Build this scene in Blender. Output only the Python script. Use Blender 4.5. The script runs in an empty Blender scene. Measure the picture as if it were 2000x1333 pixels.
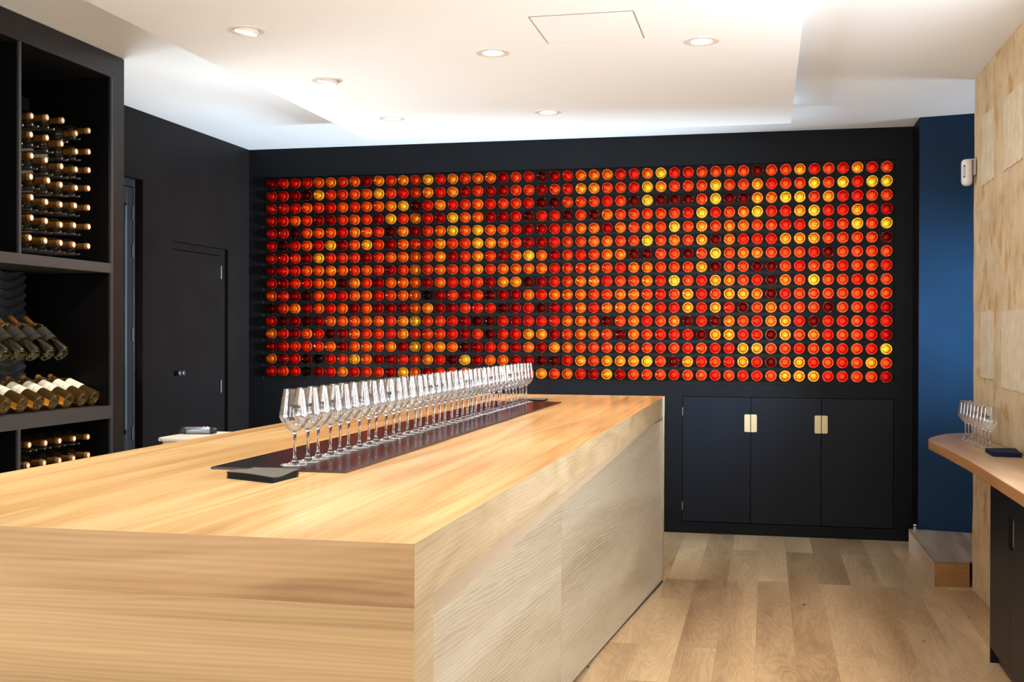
import bpy, bmesh, math, random
from mathutils import Vector, Matrix
random.seed(7)
S = bpy.context.scene
COL = S.collection
PI = math.pi

# ------------------------------------------------------------------ camera, world, light, exposure
cam_d = bpy.data.cameras.new('camera'); cam = bpy.data.objects.new('camera', cam_d); COL.objects.link(cam)
cam_d.sensor_fit = 'HORIZONTAL'; cam_d.sensor_width = 36.0; cam_d.lens = 36.0 * 2229.478 / 2000.0
cam_d.clip_start = 0.05; cam_d.clip_end = 200
YAW, PITCH, ROLL = 0.2189, -0.0048, 0.0025
fwd = Vector((-math.sin(YAW) * math.cos(PITCH), math.cos(YAW) * math.cos(PITCH), math.sin(PITCH)))
rt = Vector((math.cos(YAW), math.sin(YAW), 0)); up = rt.cross(fwd)
rt, up = rt * math.cos(ROLL) + up * math.sin(ROLL), up * math.cos(ROLL) - rt * math.sin(ROLL)
cam.matrix_world = Matrix(((rt.x, up.x, -fwd.x, 0), (rt.y, up.y, -fwd.y, 0), (rt.z, up.z, -fwd.z, 1.46), (0, 0, 0, 1)))
S.camera = cam
S.view_settings.view_transform = 'Standard'; S.view_settings.look = 'None'
S.view_settings.exposure = 0.12; S.view_settings.gamma = 1.0; S.view_settings.use_curve_mapping = False
S.cycles.max_bounces = 32; S.cycles.transmission_bounces = 28; S.cycles.transparent_max_bounces = 96
S.cycles.glossy_bounces = 6; S.cycles.diffuse_bounces = 5
S.cycles.sample_clamp_indirect = 6.0
S.cycles.blur_glossy = 0.5

world = bpy.data.worlds.new('world'); S.world = world; world.use_nodes = True
wb = world.node_tree.nodes['Background']; wb.inputs[0].default_value = (0.50, 0.66, 0.85, 1); wb.inputs[1].default_value = 0.55

def area(name, loc, direction, sx, sy, power, color, spread=180):
    d = bpy.data.lights.new(name, 'AREA'); d.shape = 'RECTANGLE'; d.size = sx; d.size_y = sy
    d.energy = power; d.color = color; d.spread = math.radians(spread)
    o = bpy.data.objects.new(name, d); COL.objects.link(o); o.location = loc
    o.rotation_euler = Vector(direction).to_track_quat('-Z', 'Y').to_euler(); o['kind'] = 'helper'
    return o
# daylight through the shop windows behind the camera, the glazed door on the left and the passage on the right
for wx in (-3.1, -2.45, -1.8, -0.05, 0.65):
    area('daylight_shop_window', (wx, -3.05, 1.55), (0, 1, 0.30), 0.26, 2.2, 22, (0.86, 0.93, 1.0))
for wy in (2.75, 3.65, 4.55):
    area('added_side_daylight', (1.27, wy, 1.83), (-1, 0, 0.15), 0.40, 1.25, 30, (0.90, 0.95, 1.0))  # lamps added in unseen openings, placed to light the counter's side
for wy in (-0.7, 0.4, 1.5):
    area('added_left_daylight', (-4.13, wy, 1.6), (1, 0, 0.5), 0.3, 1.9, 42, (0.88, 0.94, 1.0))  # invented opening out of view; lamps added to brighten the room and ceiling
area('daylight_glazed_door', (-4.17, 6.15, 1.3), (1, 0, 0.35), 0.85, 1.9, 95, (0.92, 0.97, 1.0))
area('daylight_passage', (2.75, 7.42, 1.58), (-1, 0.16, 0.0), 0.7, 0.9, 165, (0.60, 0.82, 1.0), 48)
area('daylight_passage', (2.75, 7.60, 1.3), (-1, 0.0, 0.55), 0.8, 1.6, 26, (0.78, 0.90, 1.0))  # second passage lamp, added as cool fill for the ceiling

# ------------------------------------------------------------------ helpers
def tag(o, label=None, cat=None, group=None, kind=None):
    if label: o['label'] = label
    if cat: o['category'] = cat
    if group: o['group'] = group
    if kind: o['kind'] = kind
    return o

def thing(name, loc, label, cat, group=None, kind=None):
    o = bpy.data.objects.new(name, None); COL.objects.link(o); o.location = loc
    o.empty_display_size = 0.05
    return tag(o, label, cat, group, kind)

def wloc(o):
    v = Vector(o.location)
    while o.parent: o = o.parent; v += Vector(o.location)
    return v

def obj(name, bm, m, parent=None, world=True, smooth=False, bev=0.0):
    """One mesh object; with world=True its vertices are world positions and the origin is the parent's."""
    if parent is not None and world:
        bmesh.ops.translate(bm, verts=bm.verts, vec=-wloc(parent))
    bmesh.ops.recalc_face_normals(bm, faces=bm.faces)
    me = bpy.data.meshes.new(name); bm.to_mesh(me); bm.free()
    for x in (m if isinstance(m, (list, tuple)) else [m]): me.materials.append(x)
    if smooth:
        for p in me.polygons: p.use_smooth = True
        try: me.set_sharp_from_angle(angle=math.radians(50))
        except Exception: pass
    o = bpy.data.objects.new(name, me); COL.objects.link(o)
    if parent is not None: o.parent = parent
    if bev > 0:
        b = o.modifiers.new('bevel', 'BEVEL'); b.width = bev; b.segments = 2; b.limit_method = 'ANGLE'
    return o

def centre(o):
    """Move a top-level mesh's origin to the middle of its base."""
    me = o.data; xs = [v.co for v in me.vertices]
    c = Vector(((min(v.x for v in xs) + max(v.x for v in xs)) / 2, (min(v.y for v in xs) + max(v.y for v in xs)) / 2, min(v.z for v in xs)))
    me.transform(Matrix.Translation(-c)); o.location = c
    return o

def box(bm, x0, x1, y0, y1, z0, z1, mi=0):
    vs = [bm.verts.new((x, y, z)) for x in (x0, x1) for y in (y0, y1) for z in (z0, z1)]
    for f in ((0, 1, 3, 2), (4, 6, 7, 5), (0, 4, 5, 1), (2, 3, 7, 6), (0, 2, 6, 4), (1, 5, 7, 3)):
        bm.faces.new([vs[i] for i in f]).material_index = mi
    return vs

def B(*boxes):
    bm = bmesh.new()
    for b in boxes: box(bm, *b)
    return bm

def prism(bm, poly, z0, z1, mi=0):
    lo = [bm.verts.new((x, y, z0)) for x, y in poly]; hi = [bm.verts.new((x, y, z1)) for x, y in poly]
    n = len(poly)
    bm.faces.new(lo[::-1]).material_index = mi; bm.faces.new(hi).material_index = mi
    for i in range(n): bm.faces.new([lo[i], lo[(i + 1) % n], hi[(i + 1) % n], hi[i]]).material_index = mi

def lathe(bm, prof, seg=32, M=None, mi=0, jitter=None):
    """prof: list of (r, h); r = 0 closes to a point. Axis is local z."""
    rings = []
    for k, (r, h) in enumerate(prof):
        if r <= 1e-7:
            rings.append([bm.verts.new((0, 0, h))])
        else:
            rings.append([bm.verts.new((r * math.cos(2 * PI * i / seg), r * math.sin(2 * PI * i / seg), h + (jitter(k, i) if jitter else 0))) for i in range(seg)])
    for a, b in zip(rings, rings[1:]):
        for i in range(seg):
            j = (i + 1) % seg
            if len(a) == 1 and len(b) == 1: continue
            if len(a) == 1: f = [a[0], b[j], b[i]]
            elif len(b) == 1: f = [a[i], a[j], b[0]]
            else: f = [a[i], a[j], b[j], b[i]]
            bm.faces.new(f).material_index = mi
    if M is not None:
        vs = [v for r in rings for v in r]
        bmesh.ops.transform(bm, matrix=M, verts=vs)

def tube(bm, p, q, r, seg=16, mi=0):
    p, q = Vector(p), Vector(q); d = q - p
    M = Matrix.Translation(p) @ d.to_track_quat('Z', 'Y').to_matrix().to_4x4()
    lathe(bm, [(0, 0), (r, 0), (r, d.length), (0, d.length)], seg, M, mi)

def dup(o, parent=None):
    c = o.copy(); COL.objects.link(c)
    if parent is not None: c.parent = parent
    for ch in list(o.children): dup(ch, c)
    return c

# ------------------------------------------------------------------ materials
def nm(name):
    m = bpy.data.materials.new(name); m.use_nodes = True
    nt = m.node_tree
    return m, nt, nt.nodes['Principled BSDF'], nt.nodes['Material Output']
def N(nt, t, **k):
    n = nt.nodes.new(t)
    for a, v in k.items(): setattr(n, a, v)
    return n
def L(nt, a, b): nt.links.new(a, b)
def ramp(nt, stops):
    r = N(nt, 'ShaderNodeValToRGB'); e = r.color_ramp.elements
    while len(e) < len(stops): e.new(0.5)
    for i, (p, c) in enumerate(stops): e[i].position = p; e[i].color = (*c, 1) if len(c) == 3 else c
    return r

def plain(name, col, rough=0.5, metal=0.0, spec=0.5, var=0.0, vscale=6.0, bump=0.0, bscale=60):
    m, nt, p, out = nm(name)
    p.inputs['Base Color'].default_value = (*col, 1); p.inputs['Roughness'].default_value = rough
    p.inputs['Metallic'].default_value = metal; p.inputs['Specular IOR Level'].default_value = spec
    if var > 0 or bump > 0:
        tc = N(nt, 'ShaderNodeTexCoord')
    if var > 0:
        n = N(nt, 'ShaderNodeTexNoise'); n.inputs['Scale'].default_value = vscale; n.inputs['Detail'].default_value = 5
        L(nt, tc.outputs['Object'], n.inputs['Vector'])
        r = ramp(nt, [(0.3, tuple(c * (1 - var) for c in col)), (0.7, tuple(min(1, c * (1 + var)) for c in col))])
        L(nt, n.outputs['Fac'], r.inputs[0]); L(nt, r.outputs[0], p.inputs['Base Color'])
    if bump > 0:
        n2 = N(nt, 'ShaderNodeTexNoise'); n2.inputs['Scale'].default_value = bscale; n2.inputs['Detail'].default_value = 4
        L(nt, tc.outputs['Object'], n2.inputs['Vector'])
        b = N(nt, 'ShaderNodeBump'); b.inputs['Strength'].default_value = bump; b.inputs['Distance'].default_value = 0.002
        L(nt, n2.outputs['Fac'], b.inputs['Height']); L(nt, b.outputs[0], p.inputs['Normal'])
    return m

def wood(name, axis, cols, rough=0.4, scale=5.0, stretch=0.10, fine=0.35, waves=0.0, spec=0.4, wamp=0.13, wscale=0.45, bands=0, bdir='Z', bamp=0.12, namp=1.0):
    """Oak-like grain that runs along the given axis; cols dark > mid > light."""
    m, nt, p, out = nm(name)
    tc = N(nt, 'ShaderNodeTexCoord'); oi = N(nt, 'ShaderNodeObjectInfo')
    off = N(nt, 'ShaderNodeVectorMath', operation='MULTIPLY_ADD')
    cmb = N(nt, 'ShaderNodeCombineXYZ')
    for i in range(3): L(nt, oi.outputs['Random'], cmb.inputs[i])
    L(nt, cmb.outputs[0], off.inputs[0]); off.inputs[1].default_value = (7, 11, 13); L(nt, tc.outputs['Object'], off.inputs[2])
    mp = N(nt, 'ShaderNodeMapping'); s = [1.0, 1.0, 1.0]; s['xyz'.index(axis)] = stretch; mp.inputs['Scale'].default_value = s
    L(nt, off.outputs[0], mp.inputs['Vector'])
    n1 = N(nt, 'ShaderNodeTexNoise'); n1.inputs['Scale'].default_value = scale; n1.inputs['Detail'].default_value = 6
    n1.inputs['Roughness'].default_value = 0.55; n1.inputs['Distortion'].default_value = 1.2
    L(nt, mp.outputs[0], n1.inputs['Vector'])
    fac = n1.outputs['Fac']
    if bands > 0:
        # growth rings cut lengthwise: long wavering lines, widening and narrowing
        w = N(nt, 'ShaderNodeTexWave', wave_type='BANDS', bands_direction=bdir, wave_profile='SIN')
        w.inputs['Scale'].default_value = bands; w.inputs['Distortion'].default_value = 12.0; w.inputs['Detail'].default_value = 2.0
        w.inputs['Detail Scale'].default_value = 0.55; w.inputs['Detail Roughness'].default_value = 0.5
        L(nt, mp.outputs[0], w.inputs['Vector'])
        c0 = N(nt, 'ShaderNodeMath', operation='SUBTRACT'); c0.inputs[1].default_value = 0.5; L(nt, n1.outputs['Fac'], c0.inputs[0])
        c1 = N(nt, 'ShaderNodeMath', operation='MULTIPLY_ADD'); c1.inputs[1].default_value = namp; c1.inputs[2].default_value = 0.5 - bamp * 0.5; L(nt, c0.outputs[0], c1.inputs[0])
        c2 = N(nt, 'ShaderNodeMath', operation='MULTIPLY_ADD'); c2.inputs[1].default_value = bamp; L(nt, w.outputs['Fac'], c2.inputs[0]); L(nt, c1.outputs[0], c2.inputs[2])
        fac = c2.outputs[0]
    if waves > 0:
        mul = N(nt, 'ShaderNodeMath', operation='MULTIPLY'); mul.inputs[1].default_value = waves
        n0 = N(nt, 'ShaderNodeTexNoise'); n0.inputs['Scale'].default_value = scale * wscale; n0.inputs['Detail'].default_value = 2
        L(nt, mp.outputs[0], n0.inputs['Vector']); L(nt, n0.outputs['Fac'], mul.inputs[0])
        sn = N(nt, 'ShaderNodeMath', operation='SINE'); L(nt, mul.outputs[0], sn.inputs[0])
        ma = N(nt, 'ShaderNodeMath', operation='MULTIPLY_ADD'); ma.inputs[1].default_value = wamp
        L(nt, sn.outputs[0], ma.inputs[0]); L(nt, fac, ma.inputs[2]); fac = ma.outputs[0]
    mp2 = N(nt, 'ShaderNodeMapping'); s2 = [1.0, 1.0, 1.0]; s2['xyz'.index(axis)] = 0.009; mp2.inputs['Scale'].default_value = s2
    L(nt, off.outputs[0], mp2.inputs['Vector'])
    n2 = N(nt, 'ShaderNodeTexNoise'); n2.inputs['Scale'].default_value = 95; n2.inputs['Detail'].default_value = 4
    L(nt, mp2.outputs[0], n2.inputs['Vector'])
    mx = N(nt, 'ShaderNodeMath', operation='MULTIPLY_ADD'); mx.inputs[1].default_value = fine * 0.5
    sub = N(nt, 'ShaderNodeMath', operation='SUBTRACT'); sub.inputs[1].default_value = 0.5
    L(nt, n2.outputs['Fac'], sub.inputs[0]); L(nt, sub.outputs[0], mx.inputs[0]); L(nt, fac, mx.inputs[2])
    r = ramp(nt, [(0.28, cols[0]), (0.48, cols[1]), (0.70, cols[2])])
    L(nt, mx.outputs[0], r.inputs[0]); L(nt, r.outputs[0], p.inputs['Base Color'])
    p.inputs['Roughness'].default_value = rough; p.inputs['Specular IOR Level'].default_value = spec
    b = N(nt, 'ShaderNodeBump'); b.inputs['Strength'].default_value = 0.08; b.inputs['Distance'].default_value = 0.001
    L(nt, n2.outputs['Fac'], b.inputs['Height']); L(nt, b.outputs[0], p.inputs['Normal'])
    return m

def floor_mat():
    m, nt, p, out = nm('oak_floor_boards')
    tc = N(nt, 'ShaderNodeTexCoord'); sep = N(nt, 'ShaderNodeSeparateXYZ'); L(nt, tc.outputs['Object'], sep.inputs[0])
    cmb = N(nt, 'ShaderNodeCombineXYZ')
    ax = N(nt, 'ShaderNodeMath', operation='ADD'); ax.inputs[1].default_value = 10.188
    ay = N(nt, 'ShaderNodeMath', operation='ADD'); ay.inputs[1].default_value = 7.0
    L(nt, sep.outputs['X'], ax.inputs[0]); L(nt, sep.outputs['Y'], ay.inputs[0])
    L(nt, ay.outputs[0], cmb.inputs[0]); L(nt, ax.outputs[0], cmb.inputs[1])
    br = N(nt, 'ShaderNodeTexBrick'); br.offset = 0.37; br.offset_frequency = 2; br.squash = 1.0
    br.inputs['Color1'].default_value = (0, 0, 0, 1); br.inputs['Color2'].default_value = (1, 1, 1, 1); br.inputs['Mortar'].default_value = (0.5, 0.5, 0.5, 1)
    br.inputs['Scale'].default_value = 1.0; br.inputs['Mortar Size'].default_value = 0.0007; br.inputs['Mortar Smooth'].default_value = 0.1
    br.inputs['Bias'].default_value = 0.0; br.inputs['Brick Width'].default_value = 1.55; br.inputs['Row Height'].default_value = 0.178
    L(nt, cmb.outputs[0], br.inputs['Vector'])
    rnd = br.outputs['Color']
    off = N(nt, 'ShaderNodeVectorMath', operation='MULTIPLY_ADD'); off.inputs[1].default_value = (9, 17, 0)
    L(nt, rnd, off.inputs[0]); L(nt, tc.outputs['Object'], off.inputs[2])
    mp = N(nt, 'ShaderNodeMapping'); mp.inputs['Scale'].default_value = (1, 0.16, 1); L(nt, off.outputs[0], mp.inputs['Vector'])
    n0 = N(nt, 'ShaderNodeTexNoise'); n0.inputs['Scale'].default_value = 7.5; n0.inputs['Detail'].default_value = 2; n0.inputs['Distortion'].default_value = 0.7
    L(nt, mp.outputs[0], n0.inputs['Vector'])
    mu = N(nt, 'ShaderNodeMath', operation='MULTIPLY'); mu.inputs[1].default_value = 80; L(nt, n0.outputs['Fac'], mu.inputs[0])
    sn = N(nt, 'ShaderNodeMath', operation='SINE'); L(nt, mu.outputs[0], sn.inputs[0])
    n1 = N(nt, 'ShaderNodeTexNoise'); n1.inputs['Scale'].default_value = 3.2; n1.inputs['Detail'].default_value = 5; L(nt, mp.outputs[0], n1.inputs['Vector'])
    ma = N(nt, 'ShaderNodeMath', operation='MULTIPLY_ADD'); ma.inputs[1].default_value = 0.06; L(nt, sn.outputs[0], ma.inputs[0]); L(nt, n1.outputs['Fac'], ma.inputs[2])
    rb = N(nt, 'ShaderNodeMath', operation='MULTIPLY_ADD'); rb.inputs[1].default_value = 0.27
    sub = N(nt, 'ShaderNodeMath', operation='SUBTRACT'); sub.inputs[1].default_value = 0.5
    L(nt, rnd, sub.inputs[0]); L(nt, sub.outputs[0], rb.inputs[0]); L(nt, ma.outputs[0], rb.inputs[2])
    r = ramp(nt, [(0.24, (0.29, 0.185, 0.095)), (0.5, (0.48, 0.33, 0.185)), (0.76, (0.65, 0.475, 0.28))]); L(nt, rb.outputs[0], r.inputs[0])
    # small dark knots
    vo = N(nt, 'ShaderNodeTexVoronoi'); vo.inputs['Scale'].default_value = 1.9
    mpv = N(nt, 'ShaderNodeMapping'); mpv.inputs['Scale'].default_value = (1.3, 0.8, 1); L(nt, off.outputs[0], mpv.inputs['Vector']); L(nt, mpv.outputs[0], vo.inputs['Vector'])
    rk = ramp(nt, [(0.018, (1, 1, 1)), (0.040, (0, 0, 0))]); L(nt, vo.outputs['Distance'], rk.inputs[0])
    mk = N(nt, 'ShaderNodeMixRGB'); mk.inputs[2].default_value = (0.09, 0.05, 0.03, 1); L(nt, rk.outputs[0], mk.inputs[0]); L(nt, r.outputs[0], mk.inputs[1])
    mm = N(nt, 'ShaderNodeMixRGB'); mm.inputs[2].default_value = (0.30, 0.21, 0.125, 1); L(nt, br.outputs['Fac'], mm.inputs[0]); L(nt, mk.outputs[0], mm.inputs[1])
    L(nt, mm.outputs[0], p.inputs['Base Color'])
    p.inputs['Roughness'].default_value = 0.30; p.inputs['Specular IOR Level'].default_value = 0.45
    return m

def stone_mat():
    m, nt, p, out = nm('pale_limestone')
    tc = N(nt, 'ShaderNodeTexCoord')
    n1 = N(nt, 'ShaderNodeTexNoise'); n1.inputs['Scale'].default_value = 5; n1.inputs['Detail'].default_value = 8; n1.inputs['Roughness'].default_value = 0.65
    L(nt, tc.outputs['Object'], n1.inputs['Vector'])
    r1 = ramp(nt, [(0.3, (0.50, 0.345, 0.19)), (0.55, (0.63, 0.465, 0.28)), (0.75, (0.69, 0.535, 0.345))]); L(nt, n1.outputs['Fac'], r1.inputs[0])
    mp = N(nt, 'ShaderNodeMapping'); mp.inputs['Scale'].default_value = (1, 1.6, 1.0); L(nt, tc.outputs['Object'], mp.inputs['Vector'])
    n2 = N(nt, 'ShaderNodeTexNoise'); n2.inputs['Scale'].default_value = 5.2; n2.inputs['Detail'].default_value = 7; L(nt, mp.outputs[0], n2.inputs['Vector'])
    r2 = ramp(nt, [(0.55, (0, 0, 0)), (0.63, (1, 1, 1))]); L(nt, n2.outputs['Fac'], r2.inputs[0])
    mx = N(nt, 'ShaderNodeMixRGB'); mx.inputs[2].default_value = (0.50, 0.28, 0.09, 1)
    fm = N(nt, 'ShaderNodeMath', operation='MULTIPLY'); fm.inputs[1].default_value = 0.8; L(nt, r2.outputs[0], fm.inputs[0]); L(nt, fm.outputs[0], mx.inputs[0]); L(nt, r1.outputs[0], mx.inputs[1])
    L(nt, mx.outputs[0], p.inputs['Base Color']); p.inputs['Roughness'].default_value = 0.9; p.inputs['Specular IOR Level'].default_value = 0.2
    n3 = N(nt, 'ShaderNodeTexNoise'); n3.inputs['Scale'].default_value = 45; n3.inputs['Detail'].default_value = 6; L(nt, tc.outputs['Object'], n3.inputs['Vector'])
    b = N(nt, 'ShaderNodeBump'); b.inputs['Strength'].default_value = 0.6; b.inputs['Distance'].default_value = 0.006; L(nt, n3.outputs['Fac'], b.inputs['Height']); L(nt, b.outputs[0], p.inputs['Normal'])
    return m

def emit(name, col, strength):
    m, nt, p, out = nm(name); nt.nodes.remove(p)
    e = N(nt, 'ShaderNodeEmission'); e.inputs[0].default_value = (*col, 1); e.inputs[1].default_value = strength
    L(nt, e.outputs[0], out.inputs[0]); return m

def glass(name, col, rough=0.0, ior=1.48, bump=0.0):
    m, nt, p, out = nm(name); nt.nodes.remove(p)
    g = N(nt, 'ShaderNodeBsdfGlass'); g.inputs['Color'].default_value = (*col, 1); g.inputs['Roughness'].default_value = rough; g.inputs['IOR'].default_value = ior
    if bump > 0:
        tc = N(nt, 'ShaderNodeTexCoord'); n = N(nt, 'ShaderNodeTexNoise'); n.inputs['Scale'].default_value = 170; n.inputs['Detail'].default_value = 2
        b = N(nt, 'ShaderNodeBump'); b.inputs['Strength'].default_value = bump; b.inputs['Distance'].default_value = 0.004
        L(nt, tc.outputs['Object'], n.inputs['Vector']); L(nt, n.outputs['Fac'], b.inputs['Height']); L(nt, b.outputs[0], g.inputs['Normal'])
    L(nt, g.outputs[0], out.inputs[0]); return m

def thin_glass(name, tint=(1, 1, 1), ior=1.5, rough=0.01, boost=1.0, most=1.0):
    """A thin pane or bowl wall: clear straight through, Fresnel reflection on top."""
    m, nt, p, out = nm(name); nt.nodes.remove(p)
    t = N(nt, 'ShaderNodeBsdfTransparent'); t.inputs[0].default_value = (*tint, 1)
    g = N(nt, 'ShaderNodeBsdfGlossy'); g.inputs['Roughness'].default_value = rough
    f = N(nt, 'ShaderNodeFresnel'); f.inputs[0].default_value = ior
    mu = N(nt, 'ShaderNodeMath', operation='MULTIPLY', use_clamp=True); mu.inputs[1].default_value = boost; L(nt, f.outputs[0], mu.inputs[0])
    mi = N(nt, 'ShaderNodeMath', operation='MINIMUM'); mi.inputs[1].default_value = most; L(nt, mu.outputs[0], mi.inputs[0]); mu = mi
    mx = N(nt, 'ShaderNodeMixShader'); L(nt, mu.outputs[0], mx.inputs[0]); L(nt, t.outputs[0], mx.inputs[1]); L(nt, g.outputs[0], mx.inputs[2])
    L(nt, mx.outputs[0], out.inputs[0]); return m

M_BLACK = plain('black_painted_wall', (0.0054, 0.0039, 0.0035), 0.45, spec=0.07, var=0.12, vscale=3, bump=0.05, bscale=90)
M_BACK = plain('black_painted_back_wall', (0.0056, 0.0056, 0.0064), 0.42, spec=0.12, var=0.12, vscale=3, bump=0.05, bscale=90)
M_PIER = plain('dark_blue_painted_wall', (0.0042, 0.021, 0.050), 0.45, spec=0.12, var=0.12, vscale=3, bump=0.08, bscale=60)
M_PANEL = plain('black_display_board', (0.0068, 0.0057, 0.0047), 0.4, spec=0.13)
M_CUPB = plain('black_cupboard_paint', (0.0050, 0.0062, 0.0095), 0.38, spec=0.17, var=0.1, vscale=4)
M_SHELF = plain('anthracite_board', (0.013, 0.012, 0.0125), 0.36, spec=0.3, var=0.1, vscale=8)
M_SHELFEDGE = plain('grey_board_edge', (0.042, 0.040, 0.043), 0.35, spec=0.35)
M_INSIDE = plain('black_shelf_lining', (0.0030, 0.0028, 0.003), 0.45, spec=0.12)
M_RIB = plain('black_ribbed_rack', (0.020, 0.022, 0.027), 0.25, spec=0.6)
M_CEIL = plain('white_ceiling_paint', (0.86, 0.885, 0.91), 0.9, spec=0.1, var=0.02, vscale=1.5)
M_CEILP = plain('cream_ceiling_panel', (0.88, 0.87, 0.855), 0.85, spec=0.1)
M_LINE = plain('hatch_joint_shadow_gap', (0.30, 0.26, 0.22), 0.8)
M_RING = plain('white_lamp_ring', (0.78, 0.70, 0.62), 0.4)
M_LAMP = emit('warm_white_lamp', (1.0, 0.90, 0.76), 14)
M_FLOOR = floor_mat()
M_STONE = stone_mat()
M_BLOCK = plain('cream_stone_block', (0.66, 0.535, 0.375), 0.92, spec=0.15, var=0.10, vscale=14, bump=0.7, bscale=55)
M_TOP = wood('oak_counter_top', 'y', [(0.49, 0.275, 0.105), (0.63, 0.395, 0.170), (0.76, 0.54, 0.275)], 0.2, scale=7.0, stretch=0.075, fine=0.4, spec=0.45, bands=15, bdir='X', bamp=0.05, namp=1.1)
M_ENDX = wood('oak_end_panel', 'x', [(0.30, 0.150, 0.054), (0.46, 0.257, 0.104), (0.57, 0.345, 0.155)], 0.45, scale=7, stretch=0.09, fine=0.6, bands=22, bamp=0.07, namp=1.15)
M_EDGE = wood('oak_slab_edge', 'y', [(0.35, 0.25, 0.13), (0.455, 0.34, 0.195), (0.54, 0.425, 0.27)], 0.5, scale=9, stretch=0.22, fine=0.5, bands=26, bamp=0.11, namp=0.9)
M_SIDE = wood('pale_oak_side_panel', 'y', [(0.37, 0.295, 0.195), (0.53, 0.45, 0.325), (0.64, 0.565, 0.435)], 0.5, scale=3.2, stretch=0.06, fine=0.5, bands=22, bamp=0.13, namp=0.75)
M_BATTEN = plain('plain_beige_batten', (0.46, 0.345, 0.225), 0.6)
M_BENCH = wood('oak_bench_top', 'y', [(0.30, 0.175, 0.09), (0.40, 0.25, 0.14), (0.50, 0.34, 0.21)], 0.4, scale=6, stretch=0.12, fine=0.4)
M_BENCHEDGE = wood('oak_bench_edge', 'y', [(0.24, 0.10, 0.032), (0.36, 0.165, 0.055), (0.44, 0.225, 0.09)], 0.45, scale=6, stretch=0.12, fine=0.5)
M_STEPT = wood('oak_step_top', 'y', [(0.17, 0.115, 0.075), (0.25, 0.175, 0.12), (0.32, 0.235, 0.165)], 0.42, scale=8, stretch=0.12, fine=0.45, waves=24)
M_STEPF = wood('oak_step_front', 'x', [(0.30, 0.15, 0.050), (0.36, 0.19, 0.07), (0.42, 0.24, 0.10)], 0.45, scale=7, stretch=0.12, fine=0.5)
M_BIRCH = wood('pale_birch', 'z', [(0.70, 0.50, 0.25), (0.76, 0.58, 0.32), (0.80, 0.64, 0.40)], 0.5)
M_WHITETOP = plain('off_white_board', (0.74, 0.68, 0.60), 0.4)
M_BRASS = plain('pale_brass_plate', (0.62, 0.47, 0.26), 0.42, metal=0.55, spec=0.5)
M_SLOT = wood('oak_slot_lining', 'z', [(0.35, 0.2, 0.07), (0.45, 0.27, 0.1), (0.5, 0.33, 0.15)], 0.5)
M_CHROME = plain('brushed_steel', (0.62, 0.62, 0.63), 0.22, metal=1.0)
M_DARKMETAL = plain('dark_grey_metal', (0.022, 0.022, 0.024), 0.4, metal=0.2, spec=0.3)
M_MAT = plain('black_glossy_mat', (0.014, 0.011, 0.011), 0.2, spec=0.26)
M_MATEDGE = plain('brown_mat_edge', (0.05, 0.028, 0.018), 0.5)
M_NAPG = plain('dark_grey_paper', (0.022, 0.020, 0.019), 0.95, spec=0.1)
M_NAPT = plain('grey_paper_top', (0.125, 0.118, 0.108), 0.95, spec=0.1, var=0.08, vscale=80)
M_NAPB = plain('navy_paper', (0.014, 0.022, 0.045), 0.9, spec=0.15)
M_WHITE = plain('white_plastic', (0.74, 0.68, 0.62), 0.4)
M_LENS = plain('dark_lens', (0.04, 0.05, 0.07), 0.2)
M_GREYP = plain('grey_plastic', (0.42, 0.40, 0.38), 0.5)
M_BLACKP = plain('black_plastic', (0.012, 0.012, 0.014), 0.35)
M_STEELBLUE = plain('silver_grey_case', (0.28, 0.34, 0.40), 0.3, metal=0.6)
M_COPPER = plain('copper_button', (0.80, 0.42, 0.28), 0.35, metal=0.6)
M_BOWL = thin_glass('clear_bowl_glass', (0.985, 0.99, 0.992), 1.5, 0.012, 3.0, 0.42)
M_STEM = glass('clear_stem_glass', (0.97, 0.98, 0.99))
M_PRINT = plain('dark_printed_mark', (0.02, 0.025, 0.035), 0.6)
M_PANE = thin_glass('door_glass', (0.86, 0.92, 0.95), 1.5, 0.0)
M_FOIL = plain('bronze_foil', (0.135, 0.062, 0.013), 0.38, metal=0.35, spec=0.5)
M_FOILRIM = plain('copper_foil_rim', (0.45, 0.21, 0.055), 0.35, metal=0.4)
M_CAPEND = plain('cream_capsule_top', (0.80, 0.76, 0.66), 0.5)
M_PAPERW = plain('cream_paper_label', (0.82, 0.76, 0.66), 0.85, spec=0.15)
M_PAPERG = plain('grey_paper_label', (0.026, 0.023, 0.021), 0.85, spec=0.15)
M_PAPERD = plain('dim_white_label', (0.55, 0.53, 0.50), 0.85, spec=0.15)

def bottle_mat(name, col, trans, rough=0.05):
    m, nt, p, out = nm(name)
    p.inputs['Base Color'].default_value = (*col, 1); p.inputs['Roughness'].default_value = rough
    p.inputs['Transmission Weight'].default_value = trans; p.inputs['IOR'].default_value = 1.45
    return m
M_BDARK = bottle_mat('dark_olive_bottle_glass', (0.012, 0.0085, 0.0035), 0.0)
M_BAMBER = bottle_mat('amber_wine_bottle', (1.0, 0.66, 0.20), 0.97, 0.01)
M_BOLIVE = bottle_mat('yellow_green_wine_bottle', (0.95, 0.82, 0.26), 1.0, 0.01)

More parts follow.
